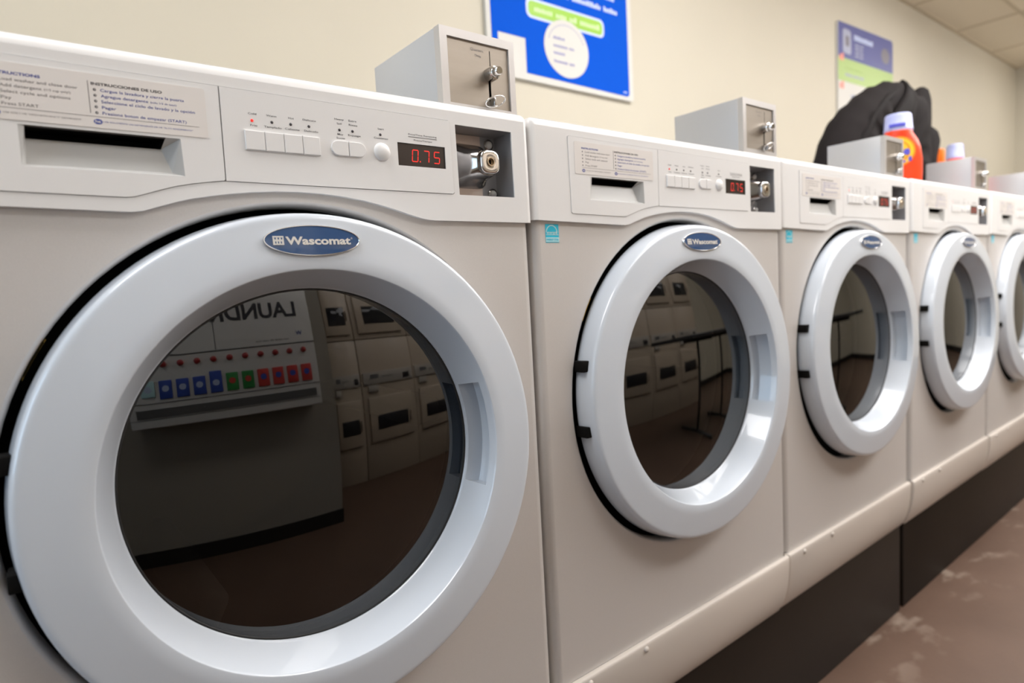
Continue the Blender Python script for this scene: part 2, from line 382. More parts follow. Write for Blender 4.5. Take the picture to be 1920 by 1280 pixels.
def body_shell(mb, mt, x_side, zb, zt, y0, depth, r, rt, zbl=None):
    """left and right rounded corners with the top fillet, and the flat lid"""
    # plan points of the left corner, outward normals
    K = 5
    left = [((-x_side, depth), (-1, 0)), ((-x_side, y0+r), (-1, 0))]
    for i in range(1, K): a = PI+PI/2*i/K; left.append(((-x_side+r+r*math.cos(a), y0+r+r*math.sin(a)), (math.cos(a), math.sin(a))))
    left.append(((-x_side+r, y0), (0, -1))); right = [((-p[0], p[1]), (-n[0], n[1])) for p, n in reversed(left)]
    for L in (left, right):
        rows = []
        zs = [(zb, 0, 0), (zt-rt, 0, 0)] if rt else [(zb, 0, 0), (zt, 0, 0)]
        if rt:
            for i in range(1, 6): a = PI/2*i/5; zs.append((zt-rt+rt*math.sin(a), rt*(1-math.cos(a)), 0))
        if zbl and L is left: zs[0] = (zbl, 0, 0)
        for z, off, _ in zs: rows.append([(p[0]-n[0]*off, p[1]-n[1]*off, z) for p, n in L])
        mb.grid(rows, mt)
    if rt:
        rows = []
        for i in range(0, 6): a = PI/2*i/5; z = zt-rt+rt*math.sin(a); yy = y0+rt*(1-math.cos(a)); rows.append([(-x_side+r, yy, z), (x_side-r, yy, z)])
        mb.grid(rows, mt)
        b = len(mb.v)
        for p in ((-x_side+rt, y0+r), (-x_side+r, y0+rt), (x_side-r, y0+rt), (x_side-rt, y0+r), (x_side-rt, depth), (-x_side+rt, depth)): mb.v.append((p[0], p[1], zt))
        mb.face(range(b, b+6), mt)
        mb.v += [(-x_side, depth, zb), (x_side, depth, zb), (x_side, depth, zt-rt), (-x_side, depth, zt-rt), (x_side-rt, depth, zt), (-x_side+rt, depth, zt)]
        b = len(mb.v)-6; mb.face((b+1, b, b+3, b+5, b+4, b+2), mt)

def make_washer():
    root = empty('washing_machine')
    # --- grey cabinet
    c = MB(); xs = HW-0.0022; zb, zt = 0.394, 1.13; yf = 0.006
    RC_ = 0.013
    body_shell(c, GREY, xs, zb, zt, yf, 0.74, RC_, 0)
    hole = circ(DCX, DCZ, 0.2905, 96)
    c.polyY([(-xs+RC_, zb), (xs-RC_, zb), (xs-RC_, zt), (-xs+RC_, zt)], yf, GREY, [hole])
    c.latheY([(0.2905, yf), (0.2885, yf+0.0010), (0.2868, yf+0.0035), (0.2855, yf+0.009), (0.2850, yf+0.022)], DCX, DCZ, GREY, 96)
    c.latheY([(0.2850, yf+0.022), (0.2850, 0.050), (0.205, 0.052)], DCX, DCZ, DARK, 96)
    c.v += [(-xs, 0.74, zb), (xs, 0.74, zb), (xs, 0.74, zt), (-xs, 0.74, zt)]; b = len(c.v)-4; c.face((b+1, b, b+3, b+2), GREY)
    c.v += [(-xs, yf+RC_, zb), (-xs+RC_, yf, zb), (xs-RC_, yf, zb), (xs, yf+RC_, zb), (xs, 0.74, zb), (-xs, 0.74, zb)]; b = len(c.v)-6; c.face(range(b, b+6), GREY)
    cab = c.build('cabinet', root)
    wl = MB(); an = [math.radians(145.5+i*1.0) for i in range(9)]
    def band(a_, y_, r_=0.2838): return (DCX+r_*math.cos(a_), y_, DCZ+r_*math.sin(a_))
    for ya, yb_ in ((0.011, 0.0140), (0.0350, 0.038)): wl.grid([[band(a_, ya) for a_ in an], [band(a_, yb_) for a_ in an]], YELLOW)
    for a_ in (an[0], an[-1]-0.008): wl.grid([[band(a_, 0.011), band(a_+0.010, 0.011)], [band(a_, 0.038), band(a_+0.010, 0.038)]], YELLOW)
    wl.build('warning_label', cab)
    # --- white top cover with the arched front
    t = MB()
    body_shell(t, WHITE, HW, 1.1005, ZT, 0.0, 0.745, RC, RT_, 1.1050)
    outline = [(-HW+RC, 1.1050), (-0.20, 1.1020)] + ARCH + [(HW-RC, 1.1005), (HW-RC, ZT-RT_), (-HW+RC, ZT-RT_)]
    # recess for the drawer and control plate (1.2 mm joint line around each)
    DR = [(-0.2710,1.2280),(-0.2690,1.1175),(-0.266,1.1155),(-0.153,1.1138),(-0.146,1.1146),(-0.138,1.1172),(-0.120,1.1232),(-0.110,1.1262),(-0.095,1.1295),(-0.080,1.1320),(-0.0645,1.1340),
          (0.2105,1.1340),(0.2125,1.1360),(0.2115,1.2240),(0.2095,1.2265),(-0.2680,1.2298)]
    t.polyY(outline, 0.0, WHITE, [DR, RECESS])
    t.wallY(DR, 0.0, 0.0022, WHITE); t.polyY(DR, 0.0022, SEAM, [[(-0.2265, 1.1385), (-0.1025, 1.1385), (-0.1035, 1.1715), (-0.2260, 1.1715)]])
    low = [(-HW+RC, 1.1050), (-0.20, 1.1020)] + ARCH + [(HW-RC, 1.1005)]
    t.wallY(low, 0.0, 0.0060, WHITE, closed=False)
    # coin recess: shallow zinc-lined pocket
    t.wallY(RECESS, 0.0, 0.002, WHITE); t.wallY(RECESS, 0.002, 0.040, ZINC); t.polyY(RECESS, 0.040, ZINC)
    t.build('top_cover', root)
    # --- detergent drawer
    e = 0.0006
    D1 = [(-0.2710+e,1.2280-e),(-0.2690+e,1.1175+e),(-0.266,1.1155+e),(-0.153,1.1138+e),(-0.146,1.1146+e),(-0.138,1.1172+e),(-0.120,1.1232+e),(-0.110,1.1262+e),(-0.095,1.1295+e),(-0.080,1.1320+e),(-0.0655,1.1340+e),
          (-0.0645,1.1360),(-0.0630-e,1.2283-e),(-0.2680,1.2298-e)]
    d = MB(); d.plate(D1, -0.0008, 0.0021, WHITE, [HANDLE])
    # pull recess: floor slopes forward, dark slot above
    hx0, hx1 = -0.2225, -0.1200
    d.v += [(p[0], -0.0008, p[1]) for p in HANDLE]; b = len(d.v)-4
    d.v += [(-0.2240, 0.005, 1.1400), (-0.1110, 0.005, 1.1400), (-0.1180, 0.011, 1.1630), (-0.2225, 0.011, 1.1630),
            (-0.2225, 0.032, 1.1640), (-0.1180, 0.032, 1.1640), (-0.1180, 0.032, 1.1722), (-0.2225, 0.032, 1.1722), (-0.1150, 0.0, 1.1722), (-0.2225, 0.0, 1.1722)]; q = b+4
    d.face((b, b+1, q+1, q), PULL); d.face((q, q+1, q+2, q+3), PULL); d.face((b+1, b+2, q+8, q+2, q+1), PULL); d.face((b+3, b, q, q+3, q+9), PULL)
    d.face((q+3, q+2, q+5, q+4), PULL); d.face((q+4, q+5, q+6, q+7), DARK); d.face((q+7, q+6, q+8, q+9), DARK); d.face((q+2, q+8, q+6, q+5), DARK); d.face((q+9, q+3, q+4, q+7), DARK)
    bez = MB()
    dr = d.build('detergent_drawer', root)
    # instruction label on the drawer
    l = MB(); yl = -0.0013; yt = yl-0.00012
    l.plate(rrect(-0.2585, -0.0768, 1.1752, 1.2228, 0.0025), yl, yl+0.0005, STICK)
    l.text('INSTRUCTIONS', -0.2437, -0.2077, 1.2125, 0.0024, yt, BLUEINK, 0.03)
    l.text('Load washer and close door', -0.2362, -0.1815, 1.2073, 0.0026, yt, GREYINK)
    l.text('Add detergent', -0.2360, -0.2075, 1.2022, 0.0026, yt, GREYINK); l.text('(1/3 cup only!)', -0.2058, -0.1870, 1.2024, 0.0020, yt, GREYINK)
    l.text('Select cycle and options', -0.2360, -0.1875, 1.1973, 0.0026, yt, GREYINK)
    l.text('Pay', -0.2360, -0.2288, 1.1922, 0.0026, yt, GREYINK); l.text('Press START', -0.2360, -0.2108, 1.1872, 0.0026, yt, GREYINK)
    l.text('USE ONLY HE "HIGH-EFFICIENCY" DETERGENT', -0.2356, -0.1810, 1.1803, 0.0014, yt, GREYINK)
    l.text('INSTRUCCIONES DE USO', -0.1712, -0.1145, 1.2128, 0.0024, yt, DARKINK, 0.03)
    for (s_, xe, z) in (('Cargue la lavadora y cierre la puerta', -0.0960, 1.2075), ('Agregue detergente', -0.1270, 1.2025), ('Seleccione el ciclo de lavado y la opción', -0.0872, 1.1975),
                        ('Pagar', -0.1535, 1.1924), ('Presione boton de empezar (START)', -0.0955, 1.1873)):
        l.text(s_, -0.1645, xe, z, 0.0026, yt, BLUEINK, 0.006)
    l.text('(sólo 1/3 de taza!)', -0.1250, -0.1030, 1.2026, 0.0017, yt, BLUEINK)
    l.text('USE SOLAMENTE UN DETERGENTE DE HE "ALTO RENDIMIENTO"', -0.1645, -0.0905, 1.1803, 0.0013, yt, BLUEINK)
    for z in (1.2087, 1.2037, 1.1987, 1.1936, 1.1885):
        l.polyY(circ(-0.1688, z, 0.0012, 16), yt, DARKINK); l.polyY(circ(-0.2418, z-0.0002, 0.0011, 16), yt, GREYINK)
        l.polyY(circ(-0.1686, z, 0.00045, 8), yt-0.0001, STICK); l.polyY(circ(-0.2418, z-0.0002, 0.0004, 8), yt-0.0001, STICK)
    for x in (-0.1685, -0.2405):
        l.polyY(circ(x, 1.1806, 0.0034, 24, 0.0024), yt, BLUEINK); l.text('he', x-0.0022, x+0.0020, 1.1796, 0.0026, yt-0.0001, STICK, 0.02)
    l.box(-0.1738, -0.1733, yt, yl, 1.1878, 1.2160, GREYINK)
    l.box(-0.2430, -0.0845, yt, yl, 1.1849, 1.1852, GREYINK)
    l.build('instruction_label', dr)
    # --- control panel plate
    cp = MB(); yc = -0.0008
    CPO = [(-0.0630+e,1.2283-e),(-0.0640+e,1.1340+e),(0.2105-e,1.1340+e),(0.2125-e,1.1360+e),(0.2115-e,1.2240-e),(0.2095,1.2265-e)]
    disp = [(0.1342,1.1650),(0.2012,1.1652),(0.2014,1.1920),(0.1344,1.1922)]
    cp.plate(CPO, yc, 0.0021, WHITE, [disp])
    def lab(s_, x0, x1, z, h=0.0020, mm=DARKINK): cp.text(s_, x0, x1, z-h/2, h, yc-0.0002, mm, 0.004)
    lab('Cold', -0.0366, -0.0283, 1.2047); lab('Frio', -0.0352, -0.0282, 1.1930)
    lab('Warm', -0.0182, -0.0077, 1.2047); lab('Templado', -0.0214, -0.0032, 1.1931)
    lab('Hot', 0.0048, 0.0108, 1.2048); lab('Caliente', 0.0004, 0.0162, 1.1933)
    lab('Delicate', 0.0205, 0.0352, 1.2050); lab('Delicado', 0.0212, 0.0368, 1.1934)
    lab('Heavy', 0.0570, 0.0680, 1.2102); lab('Soil', 0.0592, 0.0650, 1.2055); lab('Muy', 0.0592, 0.0660, 1.1938); lab('Sucio', 0.0578, 0.0678, 1.1896)
    lab('Extra', 0.0738, 0.0832, 1.2102); lab('Rinse', 0.0736, 0.0840, 1.2055); lab('Enjuage', 0.0720, 0.0872, 1.1940)
    lab('Start', 0.1096, 0.1176, 1.2052); lab('Comienzo', 0.1040, 0.1222, 1.1945)
    lab('Price/Time Remaining', 0.1500, 0.1900, 1.2032); lab('Precio/Tiempo', 0.1572, 0.1828, 1.1968)
    cp.box(0.1500, 0.1900, yc-0.0003, yc, 1.2001, 1.2005, DARKINK)
    cpo = cp.build('control_panel', root)
    def button(pts, nm='button'):
        q = MB(); h = 0.0022
        cx = sum(p[0] for p in pts)/len(pts); cz = sum(p[1] for p in pts)/len(pts)
        sh = lambda k: [(cx+(p[0]-cx)*k, cz+(p[1]-cz)*k) for p in pts]
        rows = [[(p[0], yc+0.0005, p[1]) for p in pts], [(p[0], yc-h*0.6, p[1]) for p in pts], [(p[0], yc-h*0.9, p[1]) for p in sh(0.975)], [(p[0], yc-h, p[1]) for p in sh(0.93)]]
        q.grid(rows, WHITE, False, True); q.polyY(sh(0.93), yc-h, WHITE); o = q.build(nm, cpo); return fix_normals(o)
    X = [-0.0420, -0.0219, -0.0020, 0.0181, 0.0376]
    for i in range(4):
        button([(X[i]+0.0002, 1.1674), (X[i+1]-0.0002, 1.1676), (X[i+1]-0.0002, 1.1871), (X[i]+0.0002, 1.1873)])
    pl = [(0.0708, 1.1698), (0.0708, 1.1862)] + [(0.0585+0.0082*math.cos(a)*1.0, 1.1780+0.0082*math.sin(a)) for a in [PI/2+PI*i/8 for i in range(9)]]
    button(pl); button([(0.1421-p[0]+0.0002, p[1]) for p in reversed(pl)])
    q = MB(); q.latheY([(0.0106*math.cos(a), yc-0.0048*math.sin(a)) for a in [0, .2, .45, .7, .95, 1.2, 1.4, 1.569]], 0.1132, 1.1786, WHITE, 32); q.build('start_button', cpo)
    for i, (x, z) in enumerate(((-0.0331,1.1977),(-0.0129,1.1981),(0.0070,1.1983),(0.0269,1.1983),(0.0620,1.1984),(0.0777,1.1985),(0.1125,1.1985))):
        q = MB(); q.dome((x, yc-0.0001, z), 0.0016, 0.0008, REDLED if i == 0 else LEDOFF, 12, 3); o = q.build('indicator_light', cpo)
        if i == 0: o['label'] = 'lit red indicator light'
    # display with seven-segment digits 0.75
    q = MB(); q.polyY(disp, 0.0008, DISPLAY); q.wallY(disp, yc, 0.0008, DISPLAY)
    SEG = {'0': 'abcdef', '7': 'abc', '5': 'afgcd'}
    def digit(ch, x, z, ww, hh, sw=0.0013):
        sl = 0.10
        def seg(xa, za, xb, zb_):
            dx, dz = xb-xa, zb_-za; L = math.hypot(dx, dz); nx, nz = -dz/L*sw/2, dx/L*sw/2; ex, ez = dx/L*sw*0.55, dz/L*sw*0.55
            P = [(xa+ex+nx, za+ez+nz), (xa, za), (xa+ex-nx, za+ez-nz), (xb-ex-nx, zb_-ez-nz), (xb, zb_), (xb-ex+nx, zb_-ez+nz)]
            q.polyY([(p[0]+sl*(p[1]-z), p[1]) for p in P], 0.0004, REDLED)
        A, B, C_, D, E_, F_ = (x, z+hh), (x+ww, z+hh), (x+ww, z+hh/2), (x+ww, z), (x, z), (x, z+hh/2)
        S = dict(a=(A, B), b=(B, C_), c=(C_, D), d=(E_, D), e=(F_, E_), f=(A, F_), g=(F_, C_))
        for k in SEG[ch]: seg(*S[k][0], *S[k][1])
    digit('0', 0.1540, 1.1713, 0.0078, 0.0138); digit('7', 0.1700, 1.1713, 0.0074, 0.0138); digit('5', 0.1850, 1.1713, 0.0078, 0.0138)
    q.polyY(circ(0.1652, 1.1716, 0.0009, 10), 0.0004, REDLED); q.build('display', cpo)
    # --- coin box lock in the recess
    k = MB()
    k.box(0.2205, 0.2850, 0.0375, 0.0398, 1.1350, 1.2220, STEELP)
    def sup(cx, cz, hw, hh, n, y, N=40):
        P = []
        for i in range(N):
            a = 2*PI*i/N; ca, sa = math.cos(a), math.sin(a)
            P.append((cx+hw*math.copysign(abs(ca)**(2/n), ca), y, cz+hh*math.copysign(abs(sa)**(2/n), sa)))
        return P
    rows = [sup(0.2580, 1.1795, 0.0330, 0.0300, 6, 0.0375), sup(0.2585, 1.1795, 0.0318, 0.0288, 6, 0.034), sup(0.2610, 1.1795, 0.0270, 0.0250, 5, 0.030), sup(0.2650, 1.1790, 0.0215, 0.0205, 4, 0.018),
            sup(0.2690, 1.1786, 0.0180, 0.0178, 3, 0.006), sup(0.2693, 1.1786, 0.0160, 0.0160, 3, 0.003)]
    k.grid(rows, CHROMED, True, True); k.add(rows[-1], [list(range(40))], CHROMED)
    lk = k.build('coin_box_lock', root)
    q = MB(); cx, cz = 0.2695, 1.1786
    rows = [sup(cx, cz, 0.0152, 0.0155, 3.2, 0.003), sup(cx, cz, 0.0152, 0.0155, 3.2, -0.003), sup(cx, cz, 0.0142, 0.0145, 3.2, -0.0055), sup(cx, cz, 0.0120, 0.0124, 3, -0.0060), sup(cx, cz, 0.0062, 0.0062, 2, -0.0052)]
    q.grid(rows, CHROME, True, True); q.latheY([(0.0062, -0.0052), (0.0058, -0.0070), (0.0045, -0.0070), (0.0043, -0.0030), (0.0001, -0.0030)], cx, cz, BRASS, 24, False)
    q.box(cx-0.0018, cx+0.0022, -0.0034, -0.0029, cz-0.003, cz+0.003, DARK)
    q.build('lock_cylinder', lk, label='chrome lock cylinder with brass keyhole')
    for (x, z) in ((0.3005, 1.2120), (0.3035, 1.1440)):
        q = MB(); q.latheY([(0.0078, 0.0398), (0.0078, 0.0380), (0.001, 0.0380)], x, z, CHROMED, 18); q.dome((x, 0.0380, z), 0.0056, 0.0045, LIDW); q.build('screw', lk)
    # --- kick panel at the bottom: bulges, then curls under
    s_ = MB(); zk0, zk1 = 0.262, 0.3935
    rows = []
    prof = [(0.0060, zk1), (-0.0010, zk1), (-0.0030, zk1-0.0015), (-0.0040, zk1-0.005), (-0.0040, zk1-0.020), (-0.0025, zk1-0.045), (0.0005, zk1-0.070), (0.0060, zk1-0.095), (0.0130, zk1-0.115), (0.0190, zk0+0.006), (0.0225, zk0), (0.0600, zk0)]
    xk = HW-0.0008; r = 0.006
    plan = [(-xk, 0.30, 0), (-xk, r*1.0, 0), (-xk+r*0.3, r*0.3, 0), (-xk+r, 0, 0), (xk-r, 0, 0), (xk-r*0.3, r*0.3, 0), (xk, r, 0), (xk, 0.30, 0)]
    for (y, z) in prof: rows.append([(p[0], max(y+p[1], 0) if p[1] > 0.1 else y+p[1], z) for p in plan])
    s_.grid(rows, STRIP, True); kp = sharp(s_.build('kick_panel', root), 40)
    for x in (-0.2790, -0.1440):
        q = MB(); q.dome((x, -0.0042, 0.3835), 0.0055, 0.0045, STRIP); q.build('screw', kp)
    # --- energy label
    q = MB(); ye = 0.0055; x0, x1, z0, z1 = -0.3175, -0.2915, 1.0735, 1.1003
    q.plate([(x0, z0), (x1, z0), (x1, z1), (x0, z1)], ye, 0.006, CYAN)
    cxn = (x0+x1)/2
    def arc(cx, cz, r0, r1, a0, a1, y, mm, n=14):
        P = [(cx+r1*math.cos(a0+(a1-a0)*i/n), cz+r1*math.sin(a0+(a1-a0)*i/n)) for i in range(n+1)] + [(cx+r0*math.cos(a1-(a1-a0)*i/n), cz+r0*math.sin(a1-(a1-a0)*i/n)) for i in range(n+1)]
        q.polyY(P, y, mm)
    arc(cxn-0.001, 1.0875, 0.0100, 0.0115, 0.15, PI-0.1, ye-0.0001, PALECYAN)
    q.text('energy', x0+0.002, x1-0.006, 1.0862, 0.0042, ye-0.0002, PALECYAN, 0.03)
    q.polyY([(x1-0.0048+0.0034*(1 if i % 2 == 0 else 0.42)*math.cos(PI/2+PI*i/5), 1.0880+0.0034*(1 if i % 2 == 0 else 0.42)*math.sin(PI/2+PI*i/5)) for i in range(10)], ye-0.0002, PALECYAN)
    q.box(x0, x1, ye-0.0002, ye, 1.0745, 1.0810, PALECYAN); q.text('ENERGY STAR', x0+0.0015, x1-0.0015, 1.0763, 0.0030, ye-0.0004, CYAN, 0.02)
    q.box(x0+0.001, x1-0.001, ye-0.0002, ye, 1.0842, 1.0852, PALECYAN)
    q.build('energy_label', root)
    # --- drum seen dimly behind the glass
    q = MB()
    q.latheY([(0.205, 0.050), (0.215, 0.055), (0.232, 0.075), (0.232, 0.10), (0.240, 0.11), (0.245, 0.50), (0.225, 0.52), (0.04, 0.55), (0.001, 0.55)], DCX, DCZ, DRUM, 48,
             mats=[RUBBER, RUBBER, RUBBER, DRUM, DRUM, DRUM, DRUM, DRUM])
    for a in (0.5, 0.5+2*PI/3, 0.5+4*PI/3):
        xf = Matrix.Translation((DCX, 0, DCZ)) @ Matrix.Rotation(a, 4, 'Y')
        q.rbox(-0.02, 0.02, 0.13, 0.50, -0.245, -0.19, 0.012, WHITE, 3, xf)
    q.build('drum', root)
    # --- door: ring (tilted a little on its hinge), glass, badge, hinge covers
    RF = (0.2137, -0.0400)                       # rim between face and funnel
    prof = [(0.1960, 0.0200), (0.1962, 0.0060), (0.1972, 0.0045)]
    fx0, fx1 = (0.1972, 0.0045), (0.2128, -0.0380)
    ts = [0.06, 0.075, 0.30, 0.55, 0.79, 0.805, 1.0]
    for t_ in ts: prof.append((fx0[0]+(fx1[0]-fx0[0])*t_, fx0[1]+(fx1[1]-fx0[1])*t_))
    pock = range(4, 8)                           # profile rows pushed outward inside the finger pocket
    prof += [(0.2134, -0.0396), (0.2140, -0.0404), (0.2152, -0.0408), (0.2300, -0.0396), (0.2450, -0.0379), (0.2600, -0.0360), (0.2660, -0.0353), (0.2685, -0.0349), (0.2705, -0.0341), (0.2722, -0.0325), (0.2734, -0.0300), (0.2742, -0.0265), (0.2752, -0.0200), (0.2766, -0.0100), (0.2775, -0.0020), (0.2760, 0.0015), (0.2700, 0.0030), (0.2300, 0.0200)]
    A0 = math.radians(18.5)
    angs = sorted(set([2*PI*k/144 for k in range(144) if not (2*PI*k/144 < A0+0.02 or 2*PI*k/144 > 2*PI-A0-0.02)] + [A0, A0-0.006, 0.0] + [A0*i/8 for i in range(1, 7)] + [2*PI-A0, 2*PI-A0+0.006] + [2*PI-A0*i/8 for i in range(1, 7)]))
    ring = MB(); rows = []
    for i, (r, y) in enumerate(prof):
        row = []
        for a in angs:
            aa = a if a <= PI else a-2*PI
            rr = r+(0.021 if (i in pock and abs(aa) < A0-0.003) else 0)
            row.append((rr*math.cos(a), y, rr*math.sin(a)))
        rows.append(row)
    ring.grid(rows, RING, True, True)
    door = ring.build('door', root); sharp(door, 32); door.location = (DCX, 0, DCZ); door.rotation_euler = (-0.024, 0, -0.036)
    g = MB(); Rc, rg = 1.40, 0.1965; P = []
    for i in range(25):
        r = rg*(1-i/24)+1e-5*(i == 24); P.append((r, 0.0075-(math.sqrt(Rc*Rc-r*r)-math.sqrt(Rc*Rc-rg*rg))))
    g.latheY(P, 0, 0, SMOKED, 96); g.build('door_glass', door)
    gs = MB(); gs.latheY([(0.1962, 0.0075), (0.1945, 0.0062), (0.1935, 0.0080), (0.1960, 0.0200)], 0, 0, RUBBER, 96); gs.build('gasket', door)
    # badge: domed oval with chrome rim
    bx, bz, by = 0.0010, 0.2440, -0.0385
    bd = MB()
    def oval(k, y, hw=0.0512, hh=0.0164): return [(bx+hw*k*math.cos(2*PI*i/64), y+0.12*hh*k*math.sin(2*PI*i/64), bz+hh*(1-(1-k)*3.0 if k > 0.9 else k)*math.sin(2*PI*i/64)) for i in range(64)]
    rows = [oval(1.0, by+0.003), oval(1.0, by-0.0012), oval(0.992, by-0.0020), oval(0.978, by-0.0020), oval(0.970, by-0.0014)]
    bd.grid(rows, CHROME, True, True)
    inner = []
    for j in range(9):
        k = 0.970*(1-j/8)+1e-4; inner.append([(bx+0.0512*k*math.cos(2*PI*i/64), by-0.0014-0.0007*(1-(k/0.97)**2)+0.12*0.0164*k*math.sin(2*PI*i/64), bz+0.0164*(0.91/0.97)*k*math.sin(2*PI*i/64)) for i in range(64)])
    bd.grid(inner, NAVY, True, True)
    yb = by-0.0024
    nb = len(bd.v)
    bd.text('Wascomat', bx-0.0295, bx+0.0400, bz-0.0042, 0.0082, yb, SILVERINK, 0.034)
    bd.text('®', bx+0.0405, bx+0.0425, bz+0.0012, 0.0020, yb, SILVERINK)
    lx, lz, hs = bx-0.0368, bz-0.0002, 0.0046
    bd.polyY([(lx-hs*1.2, lz-hs), (lx+hs*1.2, lz-hs), (lx+hs*1.2, lz+hs), (lx-hs*1.2, lz+hs)], yb, SILVERINK)
    for (px, pz) in ((-0.0026,-0.0022),(0.0002,-0.0022),(0.0030,-0.0022)): bd.polyY([(lx+px-0.0008, lz+pz-0.0010), (lx+px+0.0004, lz+pz-0.0010), (lx+px+0.0004, lz+pz+0.0012), (lx+px-0.0008, lz+pz+0.0012)], yb-0.0001, NAVY)
    for px in (-0.0030, 0.0002, 0.0034): bd.polyY([(lx+px-0.0012, lz+0.0030), (lx+px, lz+0.0002), (lx+px+0.0012, lz+0.0030)], yb-0.0001, NAVY)
    for i_ in range(nb, len(bd.v)): x_, y_, z_ = bd.v[i_]; bd.v[i_] = (x_, y_+0.12*(z_-bz), z_)
    bdo = bd.build('badge', door); sharp(bdo, 40)
    for z in (0.058, -0.043):
        q = MB(); q.rbox(-0.2800, -0.2640, -0.023, 0.003, z-0.0085, z+0.0085, 0.0015, DARK, 2); q.build('hinge_cover', door)
    return root

PITCH = 0.69
LBL = ['nearest front-load washer, its big round door filling the left half of the view',
       'second front-load washer from the left, whole round door and cyan energy label visible',
       'third front-load washer, under the orange detergent bottle and black bag',
       'fourth front-load washer, narrow oval door seen steeply near the right side',
       'farthest front-load washer, cut off by the right edge of the photo']
WG = 'row of coin-operated front-load washers'
proto = make_washer()
OFF = [(0, 0, 0), (-0.0016, 0.0006, 0.0), (-0.0042, 0.0032, 0.0005), (-0.0019, -0.001, 0.0010), (0.001, -0.003, 0.0010)]
for i in range(5):
    o = proto if i == 0 else copy_tree(proto)
    dx, dy, dz = OFF[i]; o.location = (-0.343+PITCH*i+dx, dy, 0.0); tag(o, LBL[i], 'washing machine', WG)

# ------------------------------------------------------------------ coin slide boxes on top
def make_coin_box():
    r = empty('coin_slide_box'); W, D, H, fr = 0.1245, 0.187, 0.1075, 0.0115
    h = MB(); h.rbox(0, W, 0.012, D, 0, H, 0.0015, BOXGREY, 2); h.build('housing', r)
    q = MB(); O = [(0.0, 0.0), (W, 0.0), (W, H), (0.0, H)]; I = [(fr, fr*0.9), (W-fr*0.85, fr*0.9), (W-fr*0.85, H-fr), (fr, H-fr)]
    q.plate(O, 0.0, 0.013, BOXRIM, [I])
    for a, b_ in zip(O, I): pass
    q.build('front_frame', r)
    p = MB(); s1 = [(0.0822, 0.0680), (0.0836, 0.0680), (0.0836, 0.0890), (0.0822, 0.0890)]
    s2 = rrect(0.0785, 0.0825, 0.0190, 0.0480, 0.0018, 3)
    p.polyY(I, 0.0028, STEEL, [s1, s2]); p.wallY(s1, 0.0028, 0.006, DARK); p.polyY(s1, 0.006, DARK); p.wallY(s2, 0.0028, 0.008, DARK); p.polyY(s2, 0.008, DARK)
    p.text('Quarters', 0.0505, 0.0720, 0.0850, 0.0036, 0.0026, GREYINK); p.text('Only', 0.0570, 0.0680, 0.0775, 0.0036, 0.0026, GREYINK)
    p.build('face_plate', r)
    k = MB(); k.latheY([(0.0095, 0.0028), (0.0095, -0.008), (0.0088, -0.0105), (0.0065, -0.0115), (0.0062, -0.020), (0.0050, -0.0215), (0.0001, -0.0215)], 0.0800, 0.0560, CHROME, 28); sharp(k.build('coin_knob', r), 40)
    g = MB(); g.tube([(0.0803+0.0165*math.cos(a), -0.0085-0.0060*math.sin(a), 0.0178+0.0060*math.sin(a)+0.0035*math.cos(a)) for a in [2*PI*i/24 for i in range(24)]], 0.0011, CHROME, 8, True)
    g.rbox(0.0790, 0.0822, -0.0080, 0.0070, 0.0120, 0.0240, 0.001, CHROMED, 2); g.build('pull_ring', r)
    return r
cb = make_coin_box()
CBL = ['grey steel coin slide box on top of the nearest washer', 'grey steel coin slide box on the second washer', 'grey steel coin slide box on the third washer, in front of the orange detergent bottle',
       'grey steel coin slide box on the fourth washer, beside the black bag', 'grey steel coin slide box on the farthest washer, cut off by the photo edge']
for i, yf in enumerate((0.030, 0.015, 0.022, 0.012, 0.012)):
    o = cb if i == 0 else copy_tree(cb)
    o.location = (-0.343+PITCH*i+0.2240+OFF[i][0], yf, ZT); o.scale = (1, (1, 0.87, 0.80, 0.76, 0.76)[i], 1); tag(o, CBL[i], 'coin box', 'coin slide boxes on the washers')

# ------------------------------------------------------------------ plinths
def plinth(x0, x1, label):
    m = MB(); m.rbox(x0, x1, 0.0300, 0.745, 0.0, 0.2615, 0.002, PLINTH, 2); o = m.build('washer_plinth'); return tag(o, label, 'plinth', 'black plinths under the washers')
plinth(-0.70, 1.3740, 'long black plinth under the three nearest washers')
plinth(1.3990, 3.13, 'black plinth under the far washers, right of the dark gap')

